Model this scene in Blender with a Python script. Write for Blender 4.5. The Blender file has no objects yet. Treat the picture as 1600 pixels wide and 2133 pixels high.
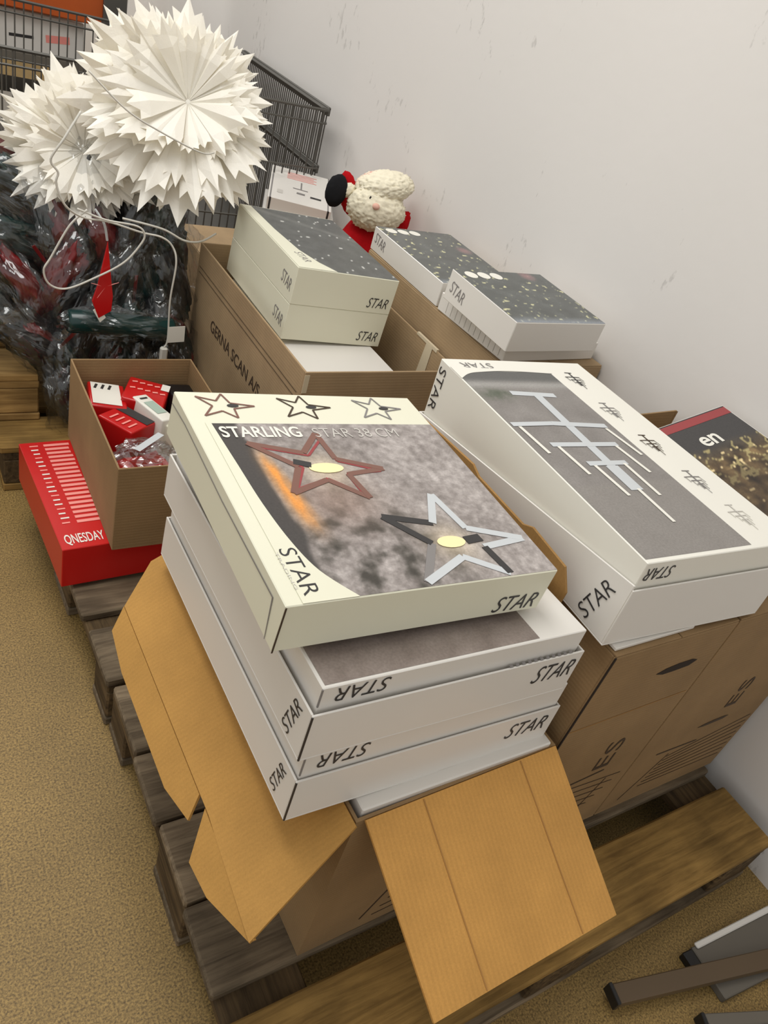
import bpy, bmesh, math, random
from mathutils import Vector, Matrix, noise
random.seed(7)
SC = bpy.context.scene
COL = SC.collection
V = Vector
# ---------------------------------------------------------------- camera
def make_camera():
    p, r, y = math.radians(34.757), math.radians(-18.711), math.radians(40.125)
    f = V((math.sin(y)*math.cos(p), math.cos(y)*math.cos(p), -math.sin(p)))
    right = V((math.cos(y), -math.sin(y), 0)); down = f.cross(right)
    R0 = right*math.cos(r)+down*math.sin(r); R1 = -right*math.sin(r)+down*math.cos(r)
    cd = bpy.data.cameras.new('camera'); co = bpy.data.objects.new('camera', cd); COL.objects.link(co)
    m = Matrix((R0, -R1, -f)).transposed().to_4x4(); m.translation = V((0, 0, 1.424)); co.matrix_world = m
    cd.sensor_fit = 'VERTICAL'; cd.sensor_height = 36; cd.lens = 1600/2133*36; cd.clip_start = .01
    SC.camera = co
make_camera()
# ---------------------------------------------------------------- light and exposure
w = bpy.data.worlds.new('world'); SC.world = w; w.use_nodes = True
bg = w.node_tree.nodes['Background']; bg.inputs[0].default_value = (1, .985, .96, 1); bg.inputs[1].default_value = .61
def area(name, loc, rot, sx, sy, power, col):
    l = bpy.data.lights.new(name, 'AREA'); l.shape = 'RECTANGLE'; l.size = sx; l.size_y = sy; l.energy = power; l.color = col
    o = bpy.data.objects.new(name, l); COL.objects.link(o); o.location = loc; o.rotation_euler = rot
area('ceiling_light', (.05, 1.35, 3.1), (0, 0, 0), 1.0, 1.6, 33, (1, .985, .955))
area('ceiling_light', (-.3, 4.9, 3.1), (0, 0, 0), 1.3, 1.6, 52, (1, .97, .92))
SC.view_settings.view_transform = 'Standard'; SC.view_settings.look = 'None'
SC.view_settings.exposure = .22; SC.view_settings.gamma = 1; SC.view_settings.use_curve_mapping = False
# ---------------------------------------------------------------- materials
def lin(c):
    return tuple(((v/255)/12.92 if v/255 <= .04045 else ((v/255+.055)/1.055)**2.4) for v in c)
MATS = {}
def nodes_of(name):
    m = bpy.data.materials.new(name); m.use_nodes = True; MATS[name] = m
    nt = m.node_tree; b = nt.nodes['Principled BSDF']
    return m, nt, b
def N(nt, typ, **kw):
    n = nt.nodes.new(typ)
    for k, v in kw.items():
        if k in n.inputs: n.inputs[k].default_value = v
        else: setattr(n, k, v)
    return n
def coords(nt, scale=(1, 1, 1), kind='Object'):
    tc = N(nt, 'ShaderNodeTexCoord'); mp = N(nt, 'ShaderNodeMapping'); mp.inputs['Scale'].default_value = scale
    nt.links.new(tc.outputs[kind], mp.inputs['Vector']); return mp.outputs[0]
def plain(name, rgb, rough=.5, var=.06, scale=8, metal=0, bump=0, bscale=200, spec=.5):
    """flat colour with a soft procedural variation and optional fine relief"""
    m, nt, b = nodes_of(name); c = lin(rgb); L = nt.links.new
    co = coords(nt)
    n = N(nt, 'ShaderNodeTexNoise', Scale=scale, Detail=4.0); L(co, n.inputs['Vector'])
    mx = N(nt, 'ShaderNodeMix', data_type='RGBA')
    mx.inputs[6].default_value = tuple(v*(1-var) for v in c)+(1,); mx.inputs[7].default_value = tuple(min(1, v*(1+var)) for v in c)+(1,)
    L(n.outputs['Fac'], mx.inputs[0]); L(mx.outputs[2], b.inputs['Base Color'])
    b.inputs['Roughness'].default_value = rough; b.inputs['Metallic'].default_value = metal
    b.inputs['Specular IOR Level'].default_value = spec
    if bump:
        n2 = N(nt, 'ShaderNodeTexNoise', Scale=bscale, Detail=3.0); L(co, n2.inputs['Vector'])
        bp = N(nt, 'ShaderNodeBump', Strength=bump, Distance=.002); L(n2.outputs['Fac'], bp.inputs['Height']); L(bp.outputs[0], b.inputs['Normal'])
    return m
def kraft(name, rgb, axis=0, lines=.12):
    """corrugated kraft board: faint fluting lines along one axis, fibres, blotches"""
    m, nt, b = nodes_of(name); c = lin(rgb); L = nt.links.new
    co = coords(nt)
    n = N(nt, 'ShaderNodeTexNoise', Scale=7, Detail=6.0, Roughness=.6); L(co, n.inputs['Vector'])
    f = N(nt, 'ShaderNodeTexNoise', Scale=420, Detail=2.0); L(co, f.inputs['Vector'])
    wv = N(nt, 'ShaderNodeTexWave', wave_type='BANDS', bands_direction='XYZ'[axis], Scale=42, Distortion=.6, Detail=1.0); L(co, wv.inputs['Vector'])
    r = N(nt, 'ShaderNodeMapRange'); r.inputs[1].default_value = .3; r.inputs[2].default_value = .7; r.inputs[3].default_value = .86; r.inputs[4].default_value = 1.1
    L(n.outputs['Fac'], r.inputs[0])
    r2 = N(nt, 'ShaderNodeMapRange'); r2.inputs[3].default_value = 1-lines; r2.inputs[4].default_value = 1+lines*.4; L(wv.outputs['Fac'], r2.inputs[0])
    r3 = N(nt, 'ShaderNodeMapRange'); r3.inputs[3].default_value = .86; r3.inputs[4].default_value = 1.14; L(f.outputs['Fac'], r3.inputs[0])
    m1 = N(nt, 'ShaderNodeMath', operation='MULTIPLY'); L(r.outputs[0], m1.inputs[0]); L(r2.outputs[0], m1.inputs[1])
    m2 = N(nt, 'ShaderNodeMath', operation='MULTIPLY'); L(m1.outputs[0], m2.inputs[0]); L(r3.outputs[0], m2.inputs[1])
    vm = N(nt, 'ShaderNodeVectorMath', operation='SCALE'); vm.inputs[0].default_value = c; L(m2.outputs[0], vm.inputs['Scale'])
    L(vm.outputs[0], b.inputs['Base Color']); b.inputs['Roughness'].default_value = .75; b.inputs['Specular IOR Level'].default_value = .25
    bp = N(nt, 'ShaderNodeBump', Strength=.12, Distance=.001); L(wv.outputs['Fac'], bp.inputs['Height']); L(bp.outputs[0], b.inputs['Normal'])
    return m
def wood(name, rgb, dark, axis=0):
    m, nt, b = nodes_of(name); L = nt.links.new
    oi = N(nt, 'ShaderNodeObjectInfo'); tc = N(nt, 'ShaderNodeTexCoord')
    ad = N(nt, 'ShaderNodeVectorMath', operation='ADD'); L(tc.outputs['Object'], ad.inputs[0])
    sc = N(nt, 'ShaderNodeVectorMath', operation='SCALE'); sc.inputs[0].default_value = (7, 5, 3); L(oi.outputs['Random'], sc.inputs['Scale']); L(sc.outputs[0], ad.inputs[1])
    mp = N(nt, 'ShaderNodeMapping'); s = [22, 22, 22]; s[axis] = 1.6; mp.inputs['Scale'].default_value = s; L(ad.outputs[0], mp.inputs['Vector'])
    n = N(nt, 'ShaderNodeTexNoise', Scale=3.5, Detail=8.0, Roughness=.65, Distortion=.5); L(mp.outputs[0], n.inputs['Vector'])
    n2 = N(nt, 'ShaderNodeTexNoise', Scale=5, Detail=4.0); L(ad.outputs[0], n2.inputs['Vector'])
    cr = N(nt, 'ShaderNodeValToRGB'); L(n.outputs['Fac'], cr.inputs[0])
    e = cr.color_ramp.elements; e[0].position = .32; e[0].color = lin(dark)+(1,); e[1].position = .66; e[1].color = lin(rgb)+(1,)
    r = N(nt, 'ShaderNodeMapRange'); r.inputs[1].default_value = .35; r.inputs[2].default_value = .65; r.inputs[3].default_value = .6; r.inputs[4].default_value = 1.15; L(n2.outputs['Fac'], r.inputs[0])
    rr = N(nt, 'ShaderNodeMapRange'); rr.inputs[3].default_value = .8; rr.inputs[4].default_value = 1.2; L(oi.outputs['Random'], rr.inputs[0])
    mu = N(nt, 'ShaderNodeMath', operation='MULTIPLY'); L(r.outputs[0], mu.inputs[0]); L(rr.outputs[0], mu.inputs[1])
    vm = N(nt, 'ShaderNodeVectorMath', operation='SCALE'); L(cr.outputs[0], vm.inputs[0]); L(mu.outputs[0], vm.inputs['Scale'])
    L(vm.outputs[0], b.inputs['Base Color']); b.inputs['Roughness'].default_value = .8; b.inputs['Specular IOR Level'].default_value = .2
    bp = N(nt, 'ShaderNodeBump', Strength=.35, Distance=.003); L(n.outputs['Fac'], bp.inputs['Height']); L(bp.outputs[0], b.inputs['Normal'])
    return m
def printed(name, rough=.38):
    """a colour print: colours stored per vertex, fine halftone grain on top"""
    m, nt, b = nodes_of(name); L = nt.links.new
    at = N(nt, 'ShaderNodeAttribute', attribute_name='print')
    n = N(nt, 'ShaderNodeTexNoise', Scale=300, Detail=3.0); L(coords(nt), n.inputs['Vector'])
    r = N(nt, 'ShaderNodeMapRange'); r.inputs[3].default_value = .7; r.inputs[4].default_value = 1.3; L(n.outputs['Fac'], r.inputs[0])
    vm = N(nt, 'ShaderNodeVectorMath', operation='SCALE'); L(at.outputs['Color'], vm.inputs[0]); L(r.outputs[0], vm.inputs['Scale'])
    L(vm.outputs[0], b.inputs['Base Color']); b.inputs['Roughness'].default_value = rough
    return m
def film(name, rgb=(225, 228, 228), fac=.16, rough=.12):
    """thin clear wrapping film: mostly see-through with sharp glints"""
    m, nt, b = nodes_of(name); L = nt.links.new; nt.nodes.remove(b); out = nt.nodes['Material Output']
    t = N(nt, 'ShaderNodeBsdfTransparent'); t.inputs[0].default_value = (.9, .9, .9, 1)
    g = N(nt, 'ShaderNodeBsdfGlossy'); g.inputs[0].default_value = lin(rgb)+(1,); g.inputs['Roughness'].default_value = rough
    d = N(nt, 'ShaderNodeBsdfDiffuse'); d.inputs[0].default_value = lin((190, 190, 188))+(1,)
    n = N(nt, 'ShaderNodeTexNoise', Scale=11, Detail=3.0, Roughness=.5, Distortion=1.2); L(coords(nt, (.35, 1.4, 1.4)), n.inputs['Vector'])
    bp = N(nt, 'ShaderNodeBump', Strength=1., Distance=.02); L(n.outputs['Fac'], bp.inputs['Height']); L(bp.outputs[0], g.inputs['Normal'])
    m1 = N(nt, 'ShaderNodeMixShader'); m1.inputs[0].default_value = .12; L(g.outputs[0], m1.inputs[1]); L(d.outputs[0], m1.inputs[2])
    m2 = N(nt, 'ShaderNodeMixShader'); m2.inputs[0].default_value = fac; L(t.outputs[0], m2.inputs[1]); L(m1.outputs[0], m2.inputs[2])
    L(m2.outputs[0], out.inputs['Surface']); return m
def concrete(name):
    m, nt, b = nodes_of(name); L = nt.links.new; co = coords(nt)
    a = N(nt, 'ShaderNodeTexNoise', Scale=260, Detail=3.0, Roughness=.7); L(co, a.inputs['Vector'])
    c = N(nt, 'ShaderNodeTexNoise', Scale=3.2, Detail=6.0, Roughness=.6); L(co, c.inputs['Vector'])
    cr = N(nt, 'ShaderNodeValToRGB'); L(a.outputs['Fac'], cr.inputs[0]); e = cr.color_ramp.elements
    e[0].position = .34; e[0].color = lin((88, 68, 34))+(1,); e[1].position = .66; e[1].color = lin((176, 145, 84))+(1,)
    r = N(nt, 'ShaderNodeMapRange'); r.inputs[1].default_value = .3; r.inputs[2].default_value = .7; r.inputs[3].default_value = .8; r.inputs[4].default_value = 1.12; L(c.outputs['Fac'], r.inputs[0])
    vm = N(nt, 'ShaderNodeVectorMath', operation='SCALE'); L(cr.outputs[0], vm.inputs[0]); L(r.outputs[0], vm.inputs['Scale'])
    L(vm.outputs[0], b.inputs['Base Color']); b.inputs['Roughness'].default_value = .6
    bp = N(nt, 'ShaderNodeBump', Strength=.15, Distance=.002); L(a.outputs['Fac'], bp.inputs['Height']); L(bp.outputs[0], b.inputs['Normal']); return m
def plaster(name):
    """painted wall with small scuffs and pits"""
    m, nt, b = nodes_of(name); L = nt.links.new; co = coords(nt)
    c = N(nt, 'ShaderNodeTexNoise', Scale=1.6, Detail=5.0); L(co, c.inputs['Vector'])
    s = N(nt, 'ShaderNodeTexNoise', Scale=46, Detail=3.0, Roughness=.6); L(coords(nt, (1, 1, .45)), s.inputs['Vector'])
    z = N(nt, 'ShaderNodeTexNoise', Scale=3.3, Detail=2.0); L(coords(nt, (1, 1.1, 1)), z.inputs['Vector'])
    mx = N(nt, 'ShaderNodeMix', data_type='RGBA'); mx.inputs[6].default_value = lin((222, 219, 214))+(1,); mx.inputs[7].default_value = lin((228, 224, 220))+(1,); L(c.outputs['Fac'], mx.inputs[0])
    t = N(nt, 'ShaderNodeMath', operation='MULTIPLY'); L(s.outputs['Fac'], t.inputs[0]); L(z.outputs['Fac'], t.inputs[1])
    r = N(nt, 'ShaderNodeMapRange'); r.inputs[1].default_value = .375; r.inputs[2].default_value = .42; L(t.outputs[0], r.inputs[0])
    k = N(nt, 'ShaderNodeMath', operation='MULTIPLY'); k.inputs[1].default_value = .26; L(r.outputs[0], k.inputs[0])
    m2 = N(nt, 'ShaderNodeMix', data_type='RGBA'); L(k.outputs[0], m2.inputs[0]); L(mx.outputs[2], m2.inputs[6]); m2.inputs[7].default_value = lin((120, 116, 110))+(1,)
    L(m2.outputs[2], b.inputs['Base Color']); b.inputs['Roughness'].default_value = .6
    n2 = N(nt, 'ShaderNodeTexNoise', Scale=25, Detail=4.0); L(co, n2.inputs['Vector'])
    bp = N(nt, 'ShaderNodeBump', Strength=.12, Distance=.004); L(n2.outputs['Fac'], bp.inputs['Height']); L(bp.outputs[0], b.inputs['Normal']); return m
M_floor = concrete('concrete'); M_wall = plaster('plaster')
M_white = plain('white_card', (224, 220, 213), .26, .03, 5)
M_cream = plain('cream_card', (226, 224, 202), .4, .03, 5)
M_paper = plain('white_print', (232, 229, 218), .4, .02, 5)
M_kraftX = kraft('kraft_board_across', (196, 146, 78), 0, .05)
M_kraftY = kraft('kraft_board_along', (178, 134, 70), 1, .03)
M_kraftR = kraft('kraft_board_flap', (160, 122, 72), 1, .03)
M_crease = plain('kraft_crease', (166, 120, 62), .8)
M_kraft = kraft('kraft_board_grey', (168, 143, 110), 2, .03)
M_kraftB = kraft('kraft_board_brown', (146, 119, 84), 2, .04)
M_wood = wood('pallet_wood_grey', (134, 118, 95), (86, 73, 57)); M_woodY = wood('pallet_wood_block', (110, 90, 62), (56, 44, 30), 1)
M_woodL = wood('pallet_wood_pale', (190, 154, 96), (140, 108, 64)); M_woodN = wood('pallet_wood_ochre', (156, 124, 70), (112, 86, 46))
M_red = plain('red_card', (196, 22, 20), .3, .06, 6); M_redp = plain('red_plastic', (190, 22, 24), .25, .12, 14)
M_pink = plain('pale_red_print', (240, 150, 140), .45); M_ink = plain('black_ink', (48, 46, 46), .5); M_grey = plain('grey_ink', (128, 124, 122), .5)
M_inkb = plain('brown_ink', (66, 50, 34), .7); M_fine = plain('faint_ink', (196, 192, 184), .5)
M_print = printed('printed_picture'); M_gloss = printed('glossy_printed_picture', .16)
M_film = film('clear_film', fac=.1, rough=.1); M_film2 = film('clear_bag_film', fac=.22)
M_dark = plain('dark_green_plastic', (20, 34, 32), .3, .4, 9); M_black = plain('black_plastic', (22, 22, 24), .35, .3, 9)
M_wire = plain('dark_steel', (98, 96, 91), .45, .1, 20, metal=.6); M_orange = plain('orange_steel', (186, 84, 24), .5, .12, 10)
M_cord = plain('white_cord', (205, 202, 192), .45); M_tape = plain('clear_tape', (214, 200, 172), .2)
M_silver = plain('light_silver_ink', (196, 200, 202), .35); M_copper = plain('copper_ink', (122, 84, 72), .35); M_bulb = plain('pale_yellow_ink', (246, 232, 178), .4)
M_bar = plain('brown_painted_steel', (92, 75, 54), .5, .1, 12); M_hole = plain('dark_cardboard_hole', (40, 28, 18), .9)
M_grbox = plain('grey_board', (106, 100, 90), .7); M_darkred = plain('dark_red_print', (150, 60, 62), .4)
def petal_mat():
    m, nt, b = nodes_of('folded_white_paper'); b.inputs['Base Color'].default_value = lin((250, 247, 238))+(1,); b.inputs['Roughness'].default_value = .7
    n = N(nt, 'ShaderNodeTexNoise', Scale=60, Detail=3.0); nt.links.new(coords(nt), n.inputs['Vector'])
    bp = N(nt, 'ShaderNodeBump', Strength=.2, Distance=.003); nt.links.new(n.outputs['Fac'], bp.inputs['Height']); nt.links.new(bp.outputs[0], b.inputs['Normal'])
    tr = N(nt, 'ShaderNodeBsdfTranslucent'); tr.inputs[0].default_value = lin((240, 226, 190))+(1,)
    mx = N(nt, 'ShaderNodeMixShader'); mx.inputs[0].default_value = .16; nt.links.new(b.outputs[0], mx.inputs[1]); nt.links.new(tr.outputs[0], mx.inputs[2])
    nt.links.new(mx.outputs[0], nt.nodes['Material Output'].inputs['Surface']); return m
M_petal = petal_mat()
# ---------------------------------------------------------------- helpers
def tag(o, label=None, cat=None, group=None, kind=None):
    if label: o['label'] = label
    if cat: o['category'] = cat
    if group: o['group'] = group
    if kind: o['kind'] = kind
    return o
def thing(name, label, cat, loc=(0, 0, 0), rot=(0, 0, 0), group=None):
    o = bpy.data.objects.new(name, None); COL.objects.link(o); o.location = loc; o.rotation_euler = rot
    o.empty_display_size = .05
    return tag(o, label, cat, group)
def link(name, me, mat, parent=None):
    o = bpy.data.objects.new(name, me); COL.objects.link(o)
    if mat and not me.materials: me.materials.append(mat)
    if parent: o.parent = parent
    return o
class MB:
    def __init__(s): s.v = []; s.f = []
    def add(s, vs, fs):
        k = len(s.v); s.v += [tuple(v) for v in vs]; s.f += [tuple(i+k for i in f) for f in fs]; return s
    def box(s, lo, hi):
        x0, y0, z0 = lo; x1, y1, z1 = hi
        return s.add([(x0,y0,z0),(x1,y0,z0),(x1,y1,z0),(x0,y1,z0),(x0,y0,z1),(x1,y0,z1),(x1,y1,z1),(x0,y1,z1)],
                     [(3,2,1,0),(4,5,6,7),(0,1,5,4),(1,2,6,5),(2,3,7,6),(3,0,4,7)])
    def plate(s, poly, o, u, v, t):
        """flat outline in the plane (o,u,v) given a thickness t along u x v"""
        o, u, v = V(o), V(u).normalized(), V(v).normalized(); n = u.cross(v); k = len(poly)
        a = [o+u*p[0]+v*p[1] for p in poly]; b = [p+n*t for p in a]
        area2 = sum(poly[i][0]*poly[(i+1)%k][1]-poly[(i+1)%k][0]*poly[i][1] for i in range(k))
        if area2 < 0: a.reverse(); b.reverse()
        return s.add(a+b, [tuple(range(k-1, -1, -1)), tuple(range(k, 2*k))]+[(i, (i+1)%k, k+(i+1)%k, k+i) for i in range(k)])
    def tube(s, pts, r, seg=8, taper=None):
        pts = [V(p) for p in pts]; n = len(pts); rings = []; up = V((.3, .2, 1))
        for i, p in enumerate(pts):
            t = (pts[min(i+1, n-1)]-pts[max(i-1, 0)]).normalized(); a = t.cross(up)
            if a.length < .05: a = t.cross(V((1, 0, 0)))
            a.normalize(); b = t.cross(a); rr = r*(taper[i] if taper else 1)
            rings.append([p+(a*math.cos(2*math.pi*j/seg)+b*math.sin(2*math.pi*j/seg))*rr for j in range(seg)])
        fs = [(i*seg+j, i*seg+(j+1)%seg, (i+1)*seg+(j+1)%seg, (i+1)*seg+j) for i in range(n-1) for j in range(seg)]
        fs += [tuple(range(seg-1, -1, -1)), tuple(range((n-1)*seg, n*seg))]
        return s.add([q for g in rings for q in g], fs)
    def mesh(s, name, bevel=0, smooth=False, seg=1):
        me = bpy.data.meshes.new(name); me.from_pydata(s.v, [], s.f)
        bm = bmesh.new(); bm.from_mesh(me); bmesh.ops.recalc_face_normals(bm, faces=bm.faces)
        if bevel: bmesh.ops.bevel(bm, geom=[e for e in bm.edges if len(e.link_faces) == 2 and e.calc_face_angle(0) > .5], offset=bevel, segments=seg, affect='EDGES', profile=.5)
        bm.to_mesh(me); bm.free()
        if smooth:
            for p in me.polygons: p.use_smooth = True
        return me
    def build(s, name, mat, parent=None, bevel=0, smooth=False, seg=1):
        return link(name, s.mesh(name, bevel, smooth, seg), mat, parent)
def spline(pts, n=8):
    pts = [V(p) for p in pts]; out = []
    for i in range(len(pts)-1):
        p0, p1, p2, p3 = pts[max(i-1, 0)], pts[i], pts[i+1], pts[min(i+2, len(pts)-1)]
        for k in range(n):
            t = k/n; out.append(.5*((2*p1)+(p2-p0)*t+(2*p0-5*p1+4*p2-p3)*t*t+(3*p1-p0-3*p2+p3)*t**3))
    return out+[pts[-1]]
TXT = {}
def text_mesh(s, bold):
    if (s, bold) not in TXT:
        c = bpy.data.curves.new('lettering', 'FONT'); c.body = s; c.size = 1; c.extrude = .004; c.offset = bold; c.resolution_u = 4
        o = bpy.data.objects.new('lettering', c); me = bpy.data.meshes.new_from_object(o); bpy.data.objects.remove(o); bpy.data.curves.remove(c)
        xs = [v.co.x for v in me.vertices]; ys = [v.co.y for v in me.vertices]; x0, y0 = min(xs), min(ys); sx, sy = max(xs)-x0, max(ys)-y0
        for v in me.vertices: v.co.x = (v.co.x-x0)/sx; v.co.y = (v.co.y-y0)/sy
        TXT[(s, bold)] = me
    return TXT[(s, bold)]
def text(parent, s, o, u, v, width, height, mat, bold=-.008, shear=0., name='lettering', lift=.0006):
    """lettering that starts at o, runs along u for width, stands along v for height"""
    me = text_mesh(s, bold).copy(); u, v = V(u).normalized(), V(v).normalized(); n = u.cross(v)
    for p in me.vertices: p.co.z = .0003 if p.co.z > 0 else 0
    m = Matrix((u*width, v*height+u*shear*height, n)).transposed().to_4x4(); m.translation = V(o)+n*lift
    ob = link(name, me, mat, parent); me.transform(m); return ob
def disc(r1, r2, n=20): return [(r1*math.cos(2*math.pi*i/n), r2*math.sin(2*math.pi*i/n)) for i in range(n)]
def shift(poly, dx, dy): return [(a+dx, b+dy) for a, b in poly]
def bar2(a, b, w):
    d = V((b[0]-a[0], b[1]-a[1])).normalized(); n = (-d.y*w/2, d.x*w/2)
    return [(a[0]+n[0], a[1]+n[1]), (a[0]-n[0], a[1]-n[1]), (b[0]-n[0], b[1]-n[1]), (b[0]+n[0], b[1]+n[1])]
X, Y, Z = V((1, 0, 0)), V((0, 1, 0)), V((0, 0, 1))
def picture(parent, name, x0, y0, x1, y1, o, u, v, fn, nx, ny, mat=None, lift=.0004):
    """a printed photograph as a fine grid with a colour per vertex; fn(x,y) gives sRGB"""
    o, u, v = V(o), V(u), V(v); n = u.cross(v); vs = []; cs = []
    for j in range(ny+1):
        for i in range(nx+1):
            a = x0+(x1-x0)*i/nx; b = y0+(y1-y0)*j/ny; vs.append(o+u*a+v*b+n*lift); cs.append(lin(tuple(max(0, min(255, c)) for c in fn(a, b))))
    fs = [(j*(nx+1)+i, j*(nx+1)+i+1, (j+1)*(nx+1)+i+1, (j+1)*(nx+1)+i) for j in range(ny) for i in range(nx)]
    me = bpy.data.meshes.new(name); me.from_pydata([tuple(p) for p in vs], [], fs)
    at = me.color_attributes.new('print', 'FLOAT_COLOR', 'POINT')
    for i, c in enumerate(cs): at.data[i].color = c+(1,)
    return link(name, me, mat or M_print, parent)
def nz(x, y, s, seed=0.): return noise.noise(V((x*s, y*s, seed)))
def fb(x, y, s, seed=0.): return noise.fractal(V((x*s, y*s, seed)), 1., 2., 5)
def mix3(a, b, t): t = max(0, min(1, t)); return tuple(p+(q-p)*t for p, q in zip(a, b))
def flat(parent, name, poly, mat, o=(0, 0, 0), u=X, v=Y, lift=.0006, t=.0003):
    u, v = V(u).normalized(), V(v).normalized(); n = u.cross(v); return MB().plate(poly, V(o)+n*lift, u, v, t).build(name, mat, parent)
def hollow(mb, w, d, h, th):
    mb.box((0, 0, 0), (w, d, th)).box((0, 0, th), (w, th, h)).box((0, d-th, th), (w, d, h)).box((0, th, th), (th, d-th, h)).box((w-th, th, th), (w, d-th, h)); return mb
# ---------------------------------------------------------------- setting
tag(MB().box((-6, -3, -.1), (1.7, 9, 0)).build('floor', M_floor), 'beige speckled concrete floor', 'floor', kind='structure')
tag(MB().box((1.56, -3, 0), (1.7, 9, 3.4)).build('wall_right', M_wall), 'off white scuffed plaster wall beside the pallets', 'wall', kind='structure')
tag(MB().box((-6, 9, 0), (1.7, 9.15, 3.4)).build('wall_back', M_wall), 'off white wall far behind the racking', 'wall', kind='structure')
# ---------------------------------------------------------------- pallets
def pallet(label, loc, rz, mats, group='wooden pallets along the wall'):
    t = thing('wooden_pallet', label, 'pallet', loc, (0, 0, rz), group)
    tops = [(0, .145), (.1875, .14), (.334, .145), (.4855, .14), (.633, .16)]
    for i, (y, wd) in enumerate(tops):
        dx = random.uniform(-.006, .006)
        MB().box((dx, y, .122), (1.2+dx, y+wd, .144)).build('board', mats[0] if i else mats[2], t, .004)
    for x in (0, .5275, 1.055):
        MB().box((x+.002, 0.002, .1), (x+.143, .798, .122)).build('crossbar', mats[1], t, .003)
    for y in (0, .3275, .7):
        wd = .145 if y == .3275 else .1
        MB().box((0.001, y, 0), (1.199, y+wd, .022)).build('bottom_board', mats[0], t, .003)
        for x in (0, .5275, 1.055):
            MB().box((x+.003, y+.002, .022), (x+.142, y+wd-.002, .1)).build('block', mats[1], t, .004)
    return t
pallet('nearest grey pallet under the opened carton with flaps', (.319, .2035, 0), 0, (M_wood, M_woodY, M_woodN))
pallet('grey pallet under the red box in the middle of the row', (.312, 1.012, 0), .022, (M_wood, M_woodY, M_wood))
pallet('brown pallet under the heap of plastic wrapped bundles', (.24, 1.84, 0), 0, (M_woodN, M_woodY, M_woodN))
pallet('pale new pallet lying on another pallet at the left edge', (-.845, 1.965, .1445), 0, (M_woodL, M_woodL, M_woodL))
# ---------------------------------------------------------------- near carton with opened flaps
A = thing('open_carton', 'large kraft carton with its flaps folded open on the nearest pallet', 'carton', (.457, .394, .1445), (0, 0, .02))
AW, AD, AH = .364, .54, .386
hollow(MB(), AW, AD, AH, .005).build('body', M_kraftB, A)
# front flap hangs out towards the viewer and droops
fv = V((0, -.216, -.13))
MB().plate([(0.012, 0), (AW-.004, 0), (AW+.004, .252), (.03, .252)], (0, -.001, AH), X, fv, -.004).build('flap', M_kraftX, A)
for a in (.105, .285): flat(A, 'crease', bar2((a, .002), (a+.012, .25), .002), M_crease, (0, -.001, AH), X, fv, lift=-.0042, t=-.0008)
# left flap: inner panel, folded outer strip with a torn notch
du = V((-.127, 0, -.078)).normalized(); L1 = .166
MB().plate([(0, -.006), (L1+.012, -.052), (L1, .12), (L1, .53), (L1-.07, .59), (0, .59)], (-.002, 0, AH), du, Y, -.0045).build('flap', M_kraftY, A)
o2 = V((-.002, 0, AH))+du*L1; d2 = V((-.68, 0, -.73)).normalized()
MB().plate([(0, .155), (.03, .135), (.046, .2), (.046, .42), (.036, .505), (0, .53)], o2, d2, Y, -.0045).build('flap_strip', M_kraftY, A)
MB().plate([(.004, -.052), (.012, -.05), (.044, .03), (.05, .085), (0, .132)], o2, d2, Y, -.0045).build('flap_strip', M_kraftY, A)
# right flap stands up between the stack and the neighbour
MB().plate([(0.12, 0), (.53, 0), (.52, .284), (.36, .294), (.34, .284), (.22, .282), (.2, .292), (.12, .284), (.1, .25)], (AW-.002, 0, AH-.01), Y, V((-.085, 0, 1)), .004).build('flap', M_kraftR, A)
MB().plate([(0, 0), (AW*.9, 0), (AW*.9, -.12), (0, -.12)], (.015, AD, AH), X, V((0, -.3, -1)), .004).build('flap', M_kraftB, A)
# printed lines on the front face
for k in range(9): flat(A, 'printed_line', bar2((.13+.01*k, .03+.021*k), (.34, .035+.021*k), .0016), M_inkb, (0, 0, 0), X, Z)
flat(A, 'printed_line', bar2((.105, .035), (.2, .235), .003), M_inkb, (0, 0, 0), X, Z); flat(A, 'printed_line', bar2((.2, .235), (.34, .24), .003), M_inkb, (0, 0, 0), X, Z)
FB = MB().box((0, 0, 0), (AW-.024, AD-.03, .388)).build('packed_box', M_white, None, .002)
FB.location = (.469, .402, .152); tag(FB, 'white box packed inside the opened kraft carton, edge just showing', 'box')
# ---------------------------------------------------------------- star gift boxes
def tray(mb, w, d, hf, hn, hl, th=.003):
    """open sleeve: front wall hf, side walls slope from hn (near) to hl (far)"""
    mb.box((0, 0, 0), (w, d, th)); mb.box((0, 0, th), (w, th, hf))
    side = [(th, th), (d, th), (d, hl), (th, hn)]
    mb.plate(side, (0, 0, 0), Y, Z, th); mb.plate(side, (w-th, 0, 0), Y, Z, th)
    mb.box((th, d-th, th), (w-th, d, hl)); return mb
def star_box(label, loc, rot, w, d, ht, hb, hl, inset, mat=None, group=None):
    t = thing('gift_box', label, 'box', loc, rot, group); mat = mat or M_white
    tray(MB(), w, d, ht, ht, hl).build('tray', mat, t, .0008)
    MB().box((inset, inset, .004), (w-inset, d-inset, hb)).build('lid', mat, t, .0012)
    MB().box((-.0006, -.0006, .002), (.0016, .0012, ht-.002)).build('edge_line', M_ink, t); MB().box((inset-.0006, inset-.0006, ht+.004), (inset+.0012, inset+.0012, hb-.002)).build('edge_line', M_grey, t)
    return t
TILT = (-.04, .035, -.008)
W1 = star_box('lowest white star box with upright STAR at its right front', (.361, .421, .546), TILT, .443, .535, .078, .123, .078, .005)
text(W1, 'STAR', (.347, 0, .034), X, Z, .078, .030, M_ink, shear=.25)
text(W1, 'STAR', (.098, .005, .113), -X, -Z, .072, .024, M_ink, shear=.25)
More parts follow.
